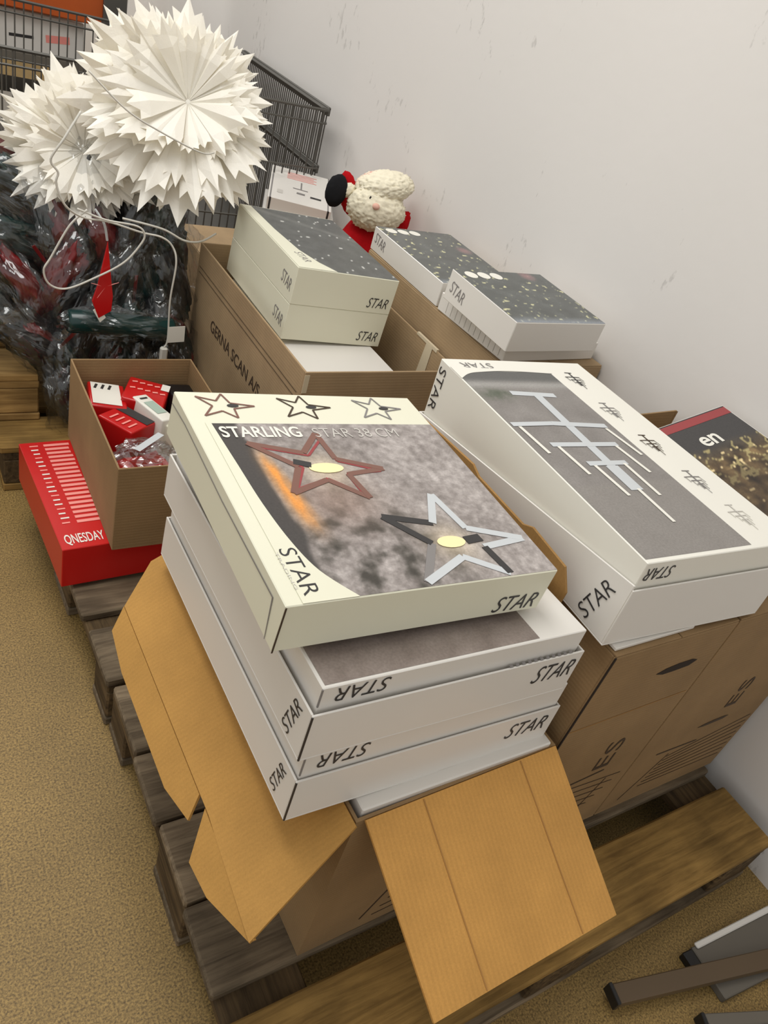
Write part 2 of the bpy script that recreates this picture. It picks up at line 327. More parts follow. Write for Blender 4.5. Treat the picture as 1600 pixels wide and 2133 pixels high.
text(W1, 'STAR', (0, .036, .012), V((0, -.25, 1)), V((0, 1, .25)), .055, .018, M_ink)
W3 = star_box('white star box with a brown picture lid, directly under the top star box', (.354, .423, .671), TILT, .43, .535, .078, .112, .078, .008)
text(W3, 'STAR', (.345, 0, .034), X, Z, .074, .032, M_ink, shear=.25)
text(W3, 'STAR', (.1, .008, .108), -X, -Z, .072, .022, M_ink, shear=.25)
text(W3, 'STAR', (0, .034, .008), V((0, -.25, 1)), V((0, 1, .25)), .06, .02, M_ink)
def brown(x, y):
    g = fb(x, y, 25, 3)*18+nz(x, y, 8, 1)*10; return (136+g, 124+g, 117+g)
picture(W3, 'lid_picture', .012, .012, .335, .52, (0, 0, .112), X, Y, brown, 24, 36)
for k in range(11): flat(W3, 'printed_mark', [(.29+.011*k, .001), (.296+.011*k, .001), (.297+.011*k, .006), (.292+.011*k, .006)], M_grey, (0, 0, .0785), X, Y)
# top star box
T = thing('star_lamp_box', 'cream star lamp box on top of the stack, with two stars pictured', 'box', (.324, .489, .795), (0.01, .042, -.022))
TW, TD, TH = .394, .424, .07
MB().box((0, 0, 0), (TW, TD, TH)).build('body', M_cream, T, .0012)
MB().plate([(0, 0), (.002, 0), (.002, TH-.001), (0, TH-.001)], (-.0008, -.0008, 0), X, Z, .0006).build('edge_line', M_inkb, T)
flat(T, 'side_seam', [(.02, 0), (.021, 0), (.03, .055), (.2, .052), (.36, .056), (.42, .052), (.42, .0535), (.36, .0575), (.2, .0535), (.028, .057)], M_grey, (0, 0, 0), Y, Z, lift=-.0006, t=-.0003)
def starling(x, y):
    b = 144+fb(x, y, 16, 2)*24+fb(x, y, 90, 5)*30+(x-.2)*50
    c = (b+4, b-4, b-8)
    mo = fb(x, y, 30, 9); c = mix3(c, (62, 58, 52), max(0, mo+.12)*1.6*max(0, 1-((x-.14)**2+(y-.06)**2)*40))
    c = mix3(c, (150, 120, 104), math.exp(-((x-.14)**2/.004+(y-.17)**2/.003))*.5)
    edge = .062+.01*nz(x, y, 20); c = mix3(c, (66, 62, 60), 1-(x-edge)/.006 if x > edge-.01 else 1)
    gx = .088-.10*(y-.11); g = math.exp(-((x-gx)/(.010+.035*max(0, .25-y)*.6))**2)*math.exp(-((y-.195)/.075)**4); c = mix3(c, (236, 152, 66), g*(.9+.5*nz(x, y*.2, 160, 3)))
    for lx, ly in ((.152, .236), (.262, .072)):
        c = mix3(c, (226, 206, 172), .55*math.exp(-((x-lx)**2+(y-ly)**2)/.0012))
    return c
picture(T, 'lid_picture', .026, .0015, TW-.001, .3436, (0, 0, TH), X, Y, starling, 150, 140)
cv = spline([(.0282, .345, 0), (.033, .25, 0), (.037, .17, 0), (.0455, .1, 0), (.06, .047, 0), (.09, .001, 0)], 6)
flat(T, 'curved_border', [(.02, .345)]+[(p.x, p.y) for p in cv]+[(.02, .001)], M_cream, (0, 0, TH))
def star_frame(parent, tips, wd, mat, lift, mats=None):
    """outlined five pointed star: ten bars following the outline through the given tips"""
    c = V((sum(p[0] for p in tips)/5, sum(p[1] for p in tips)/5)); tp = [V(p) for p in tips]; ring = []
    for i in range(5):
        ring.append(tp[i]); mid = (tp[i]+tp[(i+1)%5])/2; ring.append(c+(mid-c)*.47)
    for i in range(10):
        flat(parent, 'star_outline', bar2(ring[i], ring[(i+1)%10], wd), (mats[i % len(mats)] if mats else mat), (0, 0, TH), lift=lift+.0001*(i % 2))
star_frame(T, [(.174, .318), (.243, .231), (.19, .169), (.086, .186), (.062, .296)], .009, M_copper, .0009)
star_frame(T, [(.178, .306), (.236, .226), (.184, .178), (.095, .194), (.075, .286)], .004, M_darkred, .0007)
star_frame(T, [(.288, .169), (.38, .066), (.315, .006), (.187, .008), (.187, .13)], .011, M_silver, .0009, [M_silver, M_silver, M_silver, M_ink, M_silver, M_silver, M_grey, M_ink, M_ink, M_silver])
flat(T, 'pictured_bulb', shift(disc(.026, .011), .155, .236), M_bulb, (0, 0, TH), lift=.0012)
flat(T, 'pictured_bulb', shift(disc(.022, .011), .262, .072), M_bulb, (0, 0, TH), lift=.0012)
flat(T, 'pictured_socket', bar2((.112, .252), (.135, .243), .012), M_ink, (0, 0, TH), lift=.0013); flat(T, 'pictured_socket', bar2((.285, .072), (.312, .075), .014), M_ink, (0, 0, TH), lift=.0013)
for cx, m in ((.062, M_copper), (.186, M_inkb), (.315, M_grey)):
    tp = [(cx+.004, .419), (cx+.045, .388), (cx+.01, .357), (cx-.036, .362), (cx-.036, .411)]
    star_frame(T, tp, .0028, m, .0006); flat(T, 'pictured_bulb', shift(disc(.009, .004, 10), cx+.012, .388), M_ink, (0, 0, TH), lift=.0009)
text(T, 'STARLING', (.034, .309, TH), X, Y, .118, .026, M_paper, bold=.018, lift=.001)
text(T, 'STAR 38 CM', (.172, .309, TH), X, Y, .142, .022, M_fine, lift=.001)
text(T, 'STAR', (.0245, .087, TH), V((.02, -1, 0)), V((1, .02, 0)), .076, .021, M_ink, lift=.001)
text(T, 'TRADING', (.0185, .082, TH), V((.02, -1, 0)), V((1, .02, 0)), .06, .0035, M_fine, lift=.001)
text(T, 'STAR', (.308, 0, .006), X, Z, .073, .027, M_ink, shear=.25)
# ---------------------------------------------------------------- two big cartons behind / right
def closed_carton(label, loc, rz, w, d, h, mat, group=None, name='closed_carton'):
    t = thing(name, label, 'carton', loc, (0, 0, rz), group)
    hollow(MB(), w, d, h-.004, .005).build('body', mat, t, .001)
    MB().box((0.001, 0.001, h-.004), (w/2-.001, d-.001, h)).build('flap', mat, t, .0008)
    MB().box((w/2+.001, 0.001, h-.004), (w-.001, d-.001, h)).build('flap', mat, t, .0008)
    return t
B1 = closed_carton('brown carton with a slot handle under the candlestick box', (.842, .405, .1445), 0, .297, .53, .579, M_kraftB, 'tall printed cartons by the wall')
B2 = closed_carton('brown printed carton wedged between the slot handle carton and the wall', (1.143, .405, .1445), 0, .39, .53, .579, M_kraftB, 'tall printed cartons by the wall')
sl = [(0, 0), (.02, .008), (.05, .012), (.085, .012), (.1, .006), (.085, -.004), (.05, -.006), (.02, -.006)]
flat(B1, 'slot_handle', shift(sl, .145, .494), M_hole, (0, 0, 0), X, Z); flat(B2, 'printed_mark', shift([(a, b*.6) for a, b in sl], .16, .228), M_inkb, (0, 0, 0), X, Z)
text(B1, 'ES', (.2, 0, .225), Z, -X, .085, .042, M_inkb)
text(B2, 'ES', (.245, 0, .275), Z, -X, .085, .038, M_inkb)
MB().box((-.0008, -.0008, .01), (.002, .0015, .575)).build('edge_line', M_hole, B1)
flat(B1, 'printed_line', bar2((.1, .2), (.2, .21), .004), M_inkb, (0, 0, 0), X, Z)
flat(B1, 'printed_line', bar2((0.002, .4), (.29, .405), .0012), M_crease, (0, 0, 0), X, Z)
for k in range(8):
    flat(B1, 'printed_line', bar2((.12, .185-.02*k), (.27-.012*k, .17-.02*k), .0018), M_inkb, (0, 0, 0), X, Z)
    flat(B2, 'printed_line', bar2((.12-.004*k, .15-.013*k), (.375, .19-.02*k), .0018), M_inkb, (0, 0, 0), X, Z)
flat(B1, 'printed_line', bar2((.23, .17), (.18, .02), .002), M_inkb, (0, 0, 0), X, Z); flat(B2, 'printed_line', bar2((.12, .16), (.05, .03), .002), M_inkb, (0, 0, 0), X, Z)
flat(B2, 'printed_line', bar2((.07, .178), (.2, .172), .004), M_inkb, (0, 0, 0), X, Z)
MB().plate([(.225, 0), (.375, 0), (.38, .056), (.24, .05)], (0, .527, .577), X, V((0, .03, 1)), -.004).build('flap', M_kraftB, B2)
MB().plate([(0, 0), (.05, 0), (.045, .022), (0, .056)], (.377, .527, .577), V((.12, 1, 0)), Z, .004).build('flap', M_kraftB, B2)
S = MB().box((0, 0, 0), (.18, .3, .006)).build('card_sheet', M_white, None, .001); S.location = (.845, .414, .7245); tag(S, 'thin white card sheet sticking out under the candlestick box', 'card')
# candlestick box
R = thing('candlestick_box', 'white candlestick lamp box with a grey picture lid on the brown cartons', 'box', (.822, .424, .732), (-.02, 0, -.055))
RW, RD, RH = .341, .58, .15
tray(MB(), RW+.008, RD+.008, .106, .113, .034).build('tray', M_white, R, .0008)
MB().box((.006, .006, .004), (RW, RD, RH)).build('lid', M_paper, R, .0012)
def candle_pic(x, y):
    g = fb(x, y, 22, 4)*10; c = (128+g, 123+g, 119+g)
    if y < .18: c = (132+g*.4, 127+g*.4, 122+g*.4)
    c = mix3(c, (86, 86, 84), (y-.485)/.02); c = mix3(c, (158, 156, 152), math.exp(-((y-.485)/.012)**2)*.8)
    c = mix3(c, (74, 82, 66), math.exp(-(((x-.045)/.035)**2+((y-.45)/.018)**2))*(.8+fb(x, y, 60)))
    return c
picture(R, 'lid_picture', .008, .014, .232, .535, (0, 0, RH), X, Y, candle_pic, 40, 80)
cv = spline([(.006, .505, 0), (.03, .522, 0), (.06, .53, 0), (.131, .5365, 0), (.235, .531, 0)], 6)
flat(R, 'curved_border', [(p.x, p.y) for p in cv]+[(.235, .548), (.006, .548)], M_paper, (0, 0, RH))
def candlestick(parent, dx, dy, s, m, mc, lift, thick=1.):
    f = lambda L: [((a-.13)*s+dx, (b-.27)*s+dy) for a, b in L]
    def b(p, q, w_, mm, l=0): flat(parent, 'pictured_candlestick', bar2(*f([p, q]), w_*s*thick), mm, (0, 0, RH), lift=lift+l)
    b((.081, .455), (.178, .447), .014, m); b((.136, .447), (.127, .2), .018, m, .0001); b((.128, .225), (.127, .16), .026, m, .0002)
    b((.012, .352), (.1, .353), .012, m, .0003); b((.1, .353), (.216, .342), .013, m, .0003); b((.05, .29), (.193, .285), .012, m, .0003); b((.084, .234), (.168, .232), .012, m, .0003)
    for p, q in [((.024, .345), (.029, .266)), ((.061, .284), (.0655, .206)), ((.0945, .228), (.0985, .148)), ((.1605, .23), (.161, .143)), ((.186, .28), (.195, .202)), ((.209, .334), (.221, .251)), ((.1305, .163), (.13, .08))]:
        b(p, q, .0065, mc, .0004)
candlestick(R, .13, .27, 1, M_silver, M_paper, .0007)
for (ix, iy), m in zip([(.279, .505), (.274, .39), (.276, .28), (.278, .17), (.282, .075)], [M_ink, M_grey, M_inkb, M_grey, M_fine]): candlestick(R, ix, iy, .17, m, m, .0006, .9)
text(R, 'STAR', (.105, .565, RH), V((-1, .0, 0)), V((0, -1, 0)), .07, .02, M_grey, lift=.0007)
text(R, 'STAR', (.006, .574, .138), -Z, -Y, .085, .022, M_ink, lift=.0009)
text(R, 'STAR', (0, .045, .01), V((0, -.3, 1)), V((0, 1, .3)), .078, .025, M_ink)
text(R, 'STAR', (.068, .006, .14), -X, -Z, .055, .022, M_ink, shear=.2)
# dark picture box leaning on the wall behind the candlestick box
H = thing('light_chain_box', 'dark box with a red stripe leaning on the wall behind the candlestick box', 'box', (1.192, .44, .727), (0, -.268, 0))
MB().box((0, 0, 0), (.345, .4, .034)).build('body', M_white, H, .0012)
def straw(x, y):
    c = (62, 60, 60); t = (.31-y)/.05
    s = fb(x*1.0, y, 34, 7); br = (92+s*70, 74+s*60, 50+s*40); c = mix3(c, br, t) if t > 0 else c
    if t > .3 and nz(x, y, 95, 4) > .48: c = (238, 214, 160)
    if .2 < y < .3 and abs(nz(x, y, 30, 8)) < .06: c = mix3(c, (176, 162, 112), .9)
    if t > 1.5: c = mix3(c, (46, 34, 24), .35)
    return c
picture(H, 'lid_picture', .003, .003, .342, .372, (0, 0, .034), X, Y, straw, 80, 80)
flat(H, 'red_stripe', [(.003, .372), (.342, .372), (.342, .394), (.003, .394)], M_darkred, (0, 0, .034)); flat(H, 'black_stripe', [(.003, .394), (.342, .394), (.342, .397), (.003, .397)], M_ink, (0, 0, .034))
text(H, 'en', (.205, .306, .034), X, Y, .05, .03, M_paper, bold=.02, lift=.0009)
# ---------------------------------------------------------------- red box and brown carton with red packs
RB = thing('advent_box', 'flat red box with rows of pale print under the tall narrow carton', 'box', (.277, 1.281, .1565), (0, 0, .053))
MB().box((0, 0, 0), (.3, .401, .107)).build('body', M_red, RB, .0015)
for k in range(19):
    y = .383-.0165*k
    flat(RB, 'printed_line', bar2((.052, y), (.105+.006*random.random(), y), .009), M_pink, (0, 0, .107))
    flat(RB, 'number', bar2((.02+.003*random.random(), y), (.036+.004*random.random(), y), .0045), M_paper if k % 3 else M_pink, (0, 0, .107))
text(RB, 'QNESDAY', (.012, .01, .107), X, Y, .082, .036, M_paper, bold=.01, lift=.0008, name='logo')
Cc = thing('tall_carton', 'open kraft carton full of red packages standing on the red box', 'carton', (.373, 1.262, .264), (0, 0, 0))
CW, CD, CH = .292, .446, .215
hollow(MB(), CW, CD, CH, .004).build('body', M_kraftB, Cc, .0008)
def pack(label, loc, rot, dims, mat, cat='package', bev=.005):
    t = thing('gift_pack', label, cat, loc, rot, 'packages inside the kraft carton')
    a, b, c = dims; MB().box((-a/2, -b/2, 0), (a/2, b/2, c)).build('pack_body', mat, t, bev, True, 3); return t
zc = .269; ox, oy = .373, 1.262
p = pack('red pack with a white printed label, at the left rear of the carton', (ox+.055, oy+.375, zc), (0, .1, -.15), (.085, .11, .155), M_redp)
flat(p, 'white_label', [(-.036, -.045), (.03, -.045), (.03, .05), (-.036, .05)], M_paper, (0, 0, .155), lift=.001); [flat(p, 'label_print', bar2((-.028+.016*k, .022), (-.022+.016*k, .042), .006), M_ink, (0, 0, .155), lift=.0016) for k in range(3)]
p = pack('red pack with rows of pale print, at the rear of the carton', (ox+.155, oy+.38, zc), (0, .06, -.45), (.1, .11, .16), M_redp)
for k in range(10): flat(p, 'pale_print', bar2((-.04+.018*(k % 5), .03-.03*(k//5)), (-.028+.018*(k % 5), .034-.03*(k//5)), .006), M_pink, (0, 0, .16), lift=.001)
flat(p, 'white_label', [(.03, .02), (.05, .02), (.05, .05), (.03, .05)], M_paper, (0, 0, .16), lift=.0012)
p = pack('red pack with a black strip and pale print, in the middle of the carton', (ox+.085, oy+.27, zc), (0, .05, .6), (.085, .1, .15), M_redp)
flat(p, 'black_strip', [(.012, -.048), (.04, -.048), (.04, .048), (.012, .048)], M_ink, (0, 0, .15), lift=.001)
for k in range(4): flat(p, 'pale_print', bar2((-.03, -.03+.018*k), (-.002, -.03+.018*k), .005), M_pink, (0, 0, .15), lift=.0016)
p = pack('narrow white and green printed card pack, in the centre of the carton', (ox+.148, oy+.295, zc), (0, .08, .35), (.04, .12, .163), M_paper, 'package', .004)
flat(p, 'green_print', [(-.012, -.03), (.014, -.03), (.014, .025), (-.012, .025)], plain('green_print', (168, 186, 172), .5), (0, 0, .163), lift=.001); flat(p, 'label_print', bar2((-.01, .042), (.01, .042), .006), M_ink, (0, 0, .163), lift=.001)
p = pack('black pack near the right rear corner of the carton', (ox+.245, oy+.375, zc), (0, .1, .1), (.07, .1, .15), M_black)
p = pack('small cream paper pack beside the cream star box', (ox+.2, oy+.25, zc), (0, 0, .4), (.06, .05, .15), M_cream, 'package', .004)
p = pack('red ribbon bundle inside a clear bag, at the front of the carton', (ox+.1, oy+.12, zc), (0, 0, .1), (.13, .13, .12), M_redp, 'package', .03)
def crumple(name, r, seed, mat, parent, sub=4, amp=.22, freq=4., sharp=True):
    bm = bmesh.new(); bmesh.ops.create_icosphere(bm, subdivisions=sub, radius=1)
    for v in bm.verts:
        q = v.co.normalized(); k = 1+amp*(noise.noise(q*freq+V((seed, seed*.7, 0)))+.6*abs(noise.noise(q*freq*2.3+V((0, seed, 0))))*2-.5)
        v.co = V((q.x*r[0], q.y*r[1], q.z*r[2]))*k
    me = bpy.data.meshes.new(name); bm.to_mesh(me); bm.free(); return link(name, me, mat, parent)
f = crumple('clear_bag', (.085, .085, .045), 3.3, M_film2, p); f.location = (0, 0, .125)
for k in range(4): o = MB().plate([(-.04, -.004), (.04, -.004), (.035, .006), (-.035, .006)], (0, -.03+.02*k, .123), V((1, .2*k-.3, .1)), V((0, .6, .8)), .002).build('ribbon', M_redp, p)
flat(p, 'silver_strip', bar2((-.03, 0), (.045, .05), .016), M_silver, (0, 0, .17), X, Y)
# ---------------------------------------------------------------- long carton with lettering and its star boxes
D = thing('long_carton', 'long open carton with black lettering on its side holding white star boxes', 'carton', (.777, 1.325, .1565), (0, 0, 0))
DW, DD, DH = .425, .715, .502
hollow(MB(), DW, DD, DH, .005).build('body', M_kraft, D, .001)
text(D, 'GERNA SCAN A/S', (0, .56, .315), -Y, Z, .36, .034, M_inkb, bold=.01)
for zz in (.44, .425): flat(D, 'printed_line', bar2((.02, zz), (.7, zz), .0015), M_inkb, (0, 0, 0), Y, Z, lift=-.0006, t=-.0003)
MB().plate([(.12, .36), (.16, .36), (.15, .502), (.12, .505)], (DW-.0062, 0, 0), Y, Z, -.0005).build('tape', M_tape, D)
MB().plate([(.1, .498), (.2, .5), (.2, .507), (.1, .507)], (DW-.0065, 0, 0), Y, Z, .007).build('tape', M_tape, D)
MB().box((0, -.001, .45), (.012, .0, .495)).build('tape', M_tape, D)
VB = MB().box((0, 0, 0), (.3, .6, .435)).build('packed_box', M_white, None, .002); VB.location = (.79, 1.345, .163); tag(VB, 'white box lying inside the long carton under the two star boxes', 'box')
def cube_box(label, loc, rot, w, d, h, mat=M_cream):
    t = thing('gift_box', label, 'box', loc, rot, 'cream star boxes in the long carton'); MB().box((0, 0, 0), (w, d, h)).build('body', mat, t, .0012)
    text(t, 'STAR', (w-.075, 0, .014), X, Z, .06, .026, M_ink, shear=.25); text(t, 'STAR', (0, .075, .03), V((0, -1, -.1)), V((0, -.1, 1)), .06, .03, M_grey); return t
EW, ED, EH = .283, .42, .0915
cube_box('lower of the two cream star boxes stacked in the long carton', (.828, 1.567, .613), (-.01, .05, -.028), EW, ED, EH)
E2 = cube_box('upper of the two cream star boxes, with a dark grey starry lid', (.828+.0045, 1.567, .613+EH+.0005), (-.01, .05, -.028), EW, ED, EH)
def night(x, y):
    g = fb(x, y, 30, 6)*12; c = (80+g, 82+g, 80+g)
    if nz(x, y, 85, 3) > .56: c = (210, 210, 205)
    return mix3(c, (140, 140, 134), max(0, 1-abs((x-.15)*.6+(y-.33))/.02)*.4)
picture(E2, 'lid_picture', .03, .002, EW-.002, ED-.004, (0, 0, EH), X, Y, night, 50, 60)
flat(E2, 'curved_border', [(.002, .002), (.105, .002), (.075, .05), (.05, .12), (.036, .25), (.03, .415), (.002, .415)], M_cream, (0, 0, EH)); text(E2, 'STAR', (.028, .1, EH), V((.1, -1, 0)), V((1, .1, 0)), .06, .022, M_grey, lift=.001)
# ---------------------------------------------------------------- carton by the wall with glittering boxes
closed_carton('plain brown carton by the wall under the two glittering boxes', (1.214, 1.205, .1565), 0, .338, .675, .585, M_kraft)
K = MB().box((0, 0, 0), (.315, .275, .046)).build('flat_box', M_white, None, .0015); K.location = (1.225, 1.222, .7425); K.rotation_euler = (0, 0, .05); tag(K, 'flat white box under the nearer glittering box by the wall', 'box')
for k in range(12): flat(K, 'printed_line', bar2((.02+.02*k, .006), (.02+.02*k, .04), .0012), M_fine, (0, 0, 0), Y, Z, lift=-.0006, t=-.0003)
def glitter(x, y):
    g = fb(x, y, 26, 2)*14; c = (74+g, 78+g, 76+g)
    v = nz(x, y, 75, 9)
    if v > .42: c = mix3(c, (226, 222, 170), (v-.42)*7)
    c = mix3(c, (150, 158, 170), max(0, 1-y/.03)*.8); return mix3(c, (170, 120, 122), max(0, 1-((x-.23)**2+(y-.245)**2)/.0009)*.7)  # pale bluish sheen along the front edge is painted into the lid colours
def dark_box(label, loc, rot, w, d, h):
    t = thing('light_string_box', label, 'box', loc, rot, 'glittering picture boxes by the wall'); MB().box((0, 0, 0), (w, d, h)).build('body', M_white, t, .0015)
    picture(t, 'lid_picture', .001, .001, w-.001, d-.001, (0, 0, h), X, Y, glitter, 60, 60, M_gloss)
    for k in range(3): flat(t, 'white_disc', shift(disc(.0175, .0175), .036+.04*k, d-.03), M_paper, (0, 0, h), lift=.0007)
    text(t, 'STAR', (0, d-.015, .025), V((0, -1, -.15)), V((0, -.15, 1)), .06, .028, M_grey); text(t, 'STAR', (w, .012, .015), Y, Z, .05, .022, M_grey); return t
dark_box('nearer glittering dark box with three white discs, on a flat white box', (1.182, 1.182, .7895), (.03, 0, .03), .292, .262, .074)
dark_box('farther glittering dark box with three white discs, beside the plush doll', (1.215, 1.51, .7425), (0, 0, -.01), .262, .375, .064)
# ---------------------------------------------------------------- boxes behind and the plush doll
closed_carton('brown carton at the back under the small white box', (.93, 2.085, .1565), 0, .57, .62, .315, M_kraft)
MBx = MB().box((0, 0, 0), (.26, .3, .118)).build('flat_box', M_white, None, .0015); MBx.location = (1.18, 2.56, .472); MBx.rotation_euler = (0, 0, -.43); tag(MBx, 'plain white box under the small red printed box at the back', 'box')
Lb = thing('lamp_carton', 'small white box with faint red print and dark edge tape at the back', 'box', (1.198, 2.575, .592), (.12, 0, -.43))
MB().box((0, 0, 0), (.228, .3, .052)).build('body', M_white, Lb, .0012)
for x in (.006, .214): MB().box((x, -.0006, .006), (x+.007, 0, .052)).build('edge_tape', M_ink, Lb); MB().box((x, 0, .052), (x+.005, .3, .0526)).build('edge_tape', M_grey, Lb)
for k in range(5): flat(Lb, 'red_print', bar2((.06, .21+.013*k), (.17-.01*(k % 2), .21+.013*k), .004), M_pink, (0, 0, .052))
flat(Lb, 'printed_lamp', bar2((.115, .13), (.115, .19), .005), M_grey, (0, 0, .052)); flat(Lb, 'printed_lamp', bar2((.085, .128), (.14, .124), .006), M_grey, (0, 0, .052))
flat(Lb, 'label_print', bar2((.1, .09), (.13, .088), .014), M_grey, (0, 0, .052)); flat(Lb, 'label_print', bar2((.15, .08), (.19, .078), .014), M_ink, (0, 0, .052)); flat(Lb, 'label_print', bar2((.03, .07), (.05, .07), .03), M_fine, (0, 0, .052))
def fluff_mat():
    m = plain('white_fleece', (238, 230, 206), .95, .12, 30, bump=.8, bscale=90, spec=.1); return m
M_fleece = fluff_mat(); M_felt = plain('red_felt', (176, 20, 26), .95, .12, 30, bump=.5, bscale=160, spec=.1); M_mitt = plain('black_felt', (34, 34, 36), .9, .1, 30, bump=.4, bscale=160, spec=.1); M_skin = plain('pink_felt', (226, 178, 160), .9, .05)
def blob(name, loc, r, mat, parent, amp=.0, freq=6, sub=4, rot=(0, 0, 0)):
    o = crumple(name, r, loc[0]*7+loc[2]*3, mat, parent, sub, amp, freq)
    for q in o.data.polygons: q.use_smooth = True
    o.location = loc; o.rotation_euler = rot; return o
doll = thing('plush_doll', 'red plush doll with a fluffy white beard and a raised black mitten by the wall', 'doll', (1.405, 2.22, .515), (0, 0, -.42)); doll.scale = (.92, .92, .93)
blob('body', (0, 0, .085), (.1, .085, .145), M_felt, doll, .06)
blob('beard', (.005, -.055, .268), (.105, .062, .075), M_fleece, doll, .1, 11, 5)
blob('head', (0, .0, .30), (.08, .075, .08), M_skin, doll, .03)
blob('hat_brim', (.02, -.012, .338), (.105, .085, .052), M_fleece, doll, .1, 11, 5, (0, -.25, 0))
for x in (-.028, .018): blob('eye', (x, -.092, .312), (.008, .006, .009), M_black, doll, 0, 1, 2)
blob('nose', (-.005, -.112, .292), (.013, .012, .011), M_skin, doll, 0, 1, 3)
a = blob('arm', (-.095, -.01, .285), (.032, .03, .075), M_felt, doll, .06, 6, 4, (0, -.35, 0)); blob('cuff', (-.108, -.02, .3), (.036, .032, .028), M_fleece, doll, .12, 9, 4, (0, -.4, 0))
blob('mitten', (-.142, -.04, .292), (.037, .027, .056), M_mitt, doll, .04, 4, 4, (0, .1, 0))
blob('arm', (.105, -.01, .2), (.03, .03, .08), M_felt, doll, .06, 6, 4, (0, .3, 0))
for x in (-.045, .045): blob('leg', (x, -.08, -.005), (.036, .07, .036), M_felt, doll, .05)
# ---------------------------------------------------------------- heap of plastic wrapped bundles
bundle_pos = []
rows = [(.235, 1.965, [.43, .53, .63, .72]), (.355, 2.0, [.36, .46, .56, .65, .72]), (.47, 2.05, [.2, .31, .42, .52, .62, .71]), (.585, 2.1, [.19, .3, .41, .52, .62, .71]), (.68, 2.18, [.22, .34, .46, .58, .69]), (.73, 2.32, [.16, .3, .45, .6]), (.56, 2.4, [.3, .5, .68]), (.38, 2.35, [.3, .5, .68])]
looks = ['dark green', 'black', 'dark red', 'dark green', 'mottled']
where = ['at the bottom of the heap', 'low in the heap', 'in the middle of the heap', 'high in the heap', 'near the top of the heap', 'at the very top of the heap', 'at the back of the heap', 'deep at the back of the heap']
side = {3: ['left', 'middle', 'right'], 4: ['farthest left', 'second from left', 'second from right', 'farthest right'], 5: ['farthest left', 'second from left', 'middle', 'second from right', 'farthest right'], 6: ['farthest left', 'second from left', 'third from left', 'third from right', 'second from right', 'farthest right']}
M_dred = plain('dark_red_plastic', (110, 22, 24), .3, .3, 10); M_leaf = plain('deep_green_foil', (16, 52, 50), .22, .35, 12)
def bundle(i, loc, label, look):
    t = thing('wrapped_bundle', label, 'bundle', loc, (random.uniform(-.3, .3), random.uniform(1.15, 1.95) if loc[0] > .4 else random.uniform(.3, 1.1), random.uniform(-.4, .4)), 'plastic wrapped bundles in the heap')
    m = {'dark green': M_leaf, 'black': M_black, 'dark red': M_dred, 'mottled': M_dred}[look]
    # dark folded contents in a crumpled clear bag, a red ribbon inside
    for k in range(3):
        o = crumple('contents', (random.uniform(.09, .13), random.uniform(.03, .045), random.uniform(.03, .05)), i*1.7+k, m if k == 1 else (M_black if k else M_dark), t, 4, .3, 1.9); [setattr(q, 'use_smooth', True) for q in o.data.polygons]; o.location = (random.uniform(-.03, .03), random.uniform(-.01, .03), random.uniform(-.03, .03)); o.rotation_euler = (random.uniform(-.6, .6), random.uniform(-.25, .25), random.uniform(-.25, .25))
    if i % 4 == 1:
        a = V((random.uniform(-.05, .05), -.055, random.uniform(-.04, .04))); ang = random.uniform(-.5, .9); d = V((math.cos(ang), .15, math.sin(ang)))*random.uniform(.05, .08)
        MB().plate(bar2((0, 0), (d.length*2, 0), .009), a-d, d, V((-d.z, 0, d.x)), .002).build('ribbon', M_dred, t, .0008)
    o = crumple('film', (.165, .07, .075), i*2.3+.4, M_film, t, 4, .28, 2.0); [setattr(q, 'use_smooth', True) for q in o.data.polygons]; o.rotation_euler = (random.uniform(-.5, .5), random.uniform(-.15, .15), random.uniform(-.15, .15))
    return t
i = 0
for r, (z, y, xs) in enumerate(rows):
    for k, x in enumerate(xs):
        lk = looks[(i*7+r) % 5]; s = side[len(xs)][k]
        bundle(i, (x+random.uniform(-.012, .012), y+random.uniform(-.02, .02), z+.02+random.uniform(-.012, .012)), f'{lk} bundle in clear film, {s}, {where[r]}', lk); i += 1
bundle(77, (.435, 1.93, .195), 'dark bundle in clear film spilling down beside the tall carton', 'black')
gr = thing('green_roll', 'dark green foil roll lying across the front of the wrapped heap', 'roll', (.55, 1.935, .455), (0, .08, .05))
MB().tube([(-.14, 0, 0), (-.135, 0, 0), (-.05, 0, .003), (.05, 0, -.002), (.135, 0, 0), (.14, 0, 0)], .03, 20, [.9, 1, 1.02, .99, 1, .9]).build('roll_body', M_leaf, gr, 0, True)
o = crumple('film', (.165, .045, .045), 5.1, M_film, gr, 4, .25, 2.2)
# red hanging paper ornament with a wire
orn = thing('hanging_ornament', 'small red paper ornament hanging in front of the wrapped heap', 'ornament', (.487, 1.885, .50))
MB().plate([(0, .2), (-.018, .09), (-.03, .045), (-.012, .0), (.018, .02), (.02, .06), (.014, .1)], (0, 0, 0), X, Z, .006).build('paper', M_redp, orn, .001)
MB().tube(spline([(0, .003, .2), (-.01, 0, .24), (-.03, .01, .27)]), .003, 6).build('hook', M_silver, orn); MB().plate([(-.026, .02), (-.008, -.012), (.006, .002), (-.012, .03)], (0, -.001, 0), X, Z, .004).build('white_tip', M_paper, orn)
for a in (0, 2, 3):
    d = V((math.cos(a*1.256+.4), 0, math.sin(a*1.256+.4))); MB().tube([V((0, -.004, .085)), V((0, -.006, .085))+d*.035], .002, 5, [1, .3]).build('star_ray', M_pink, orn)
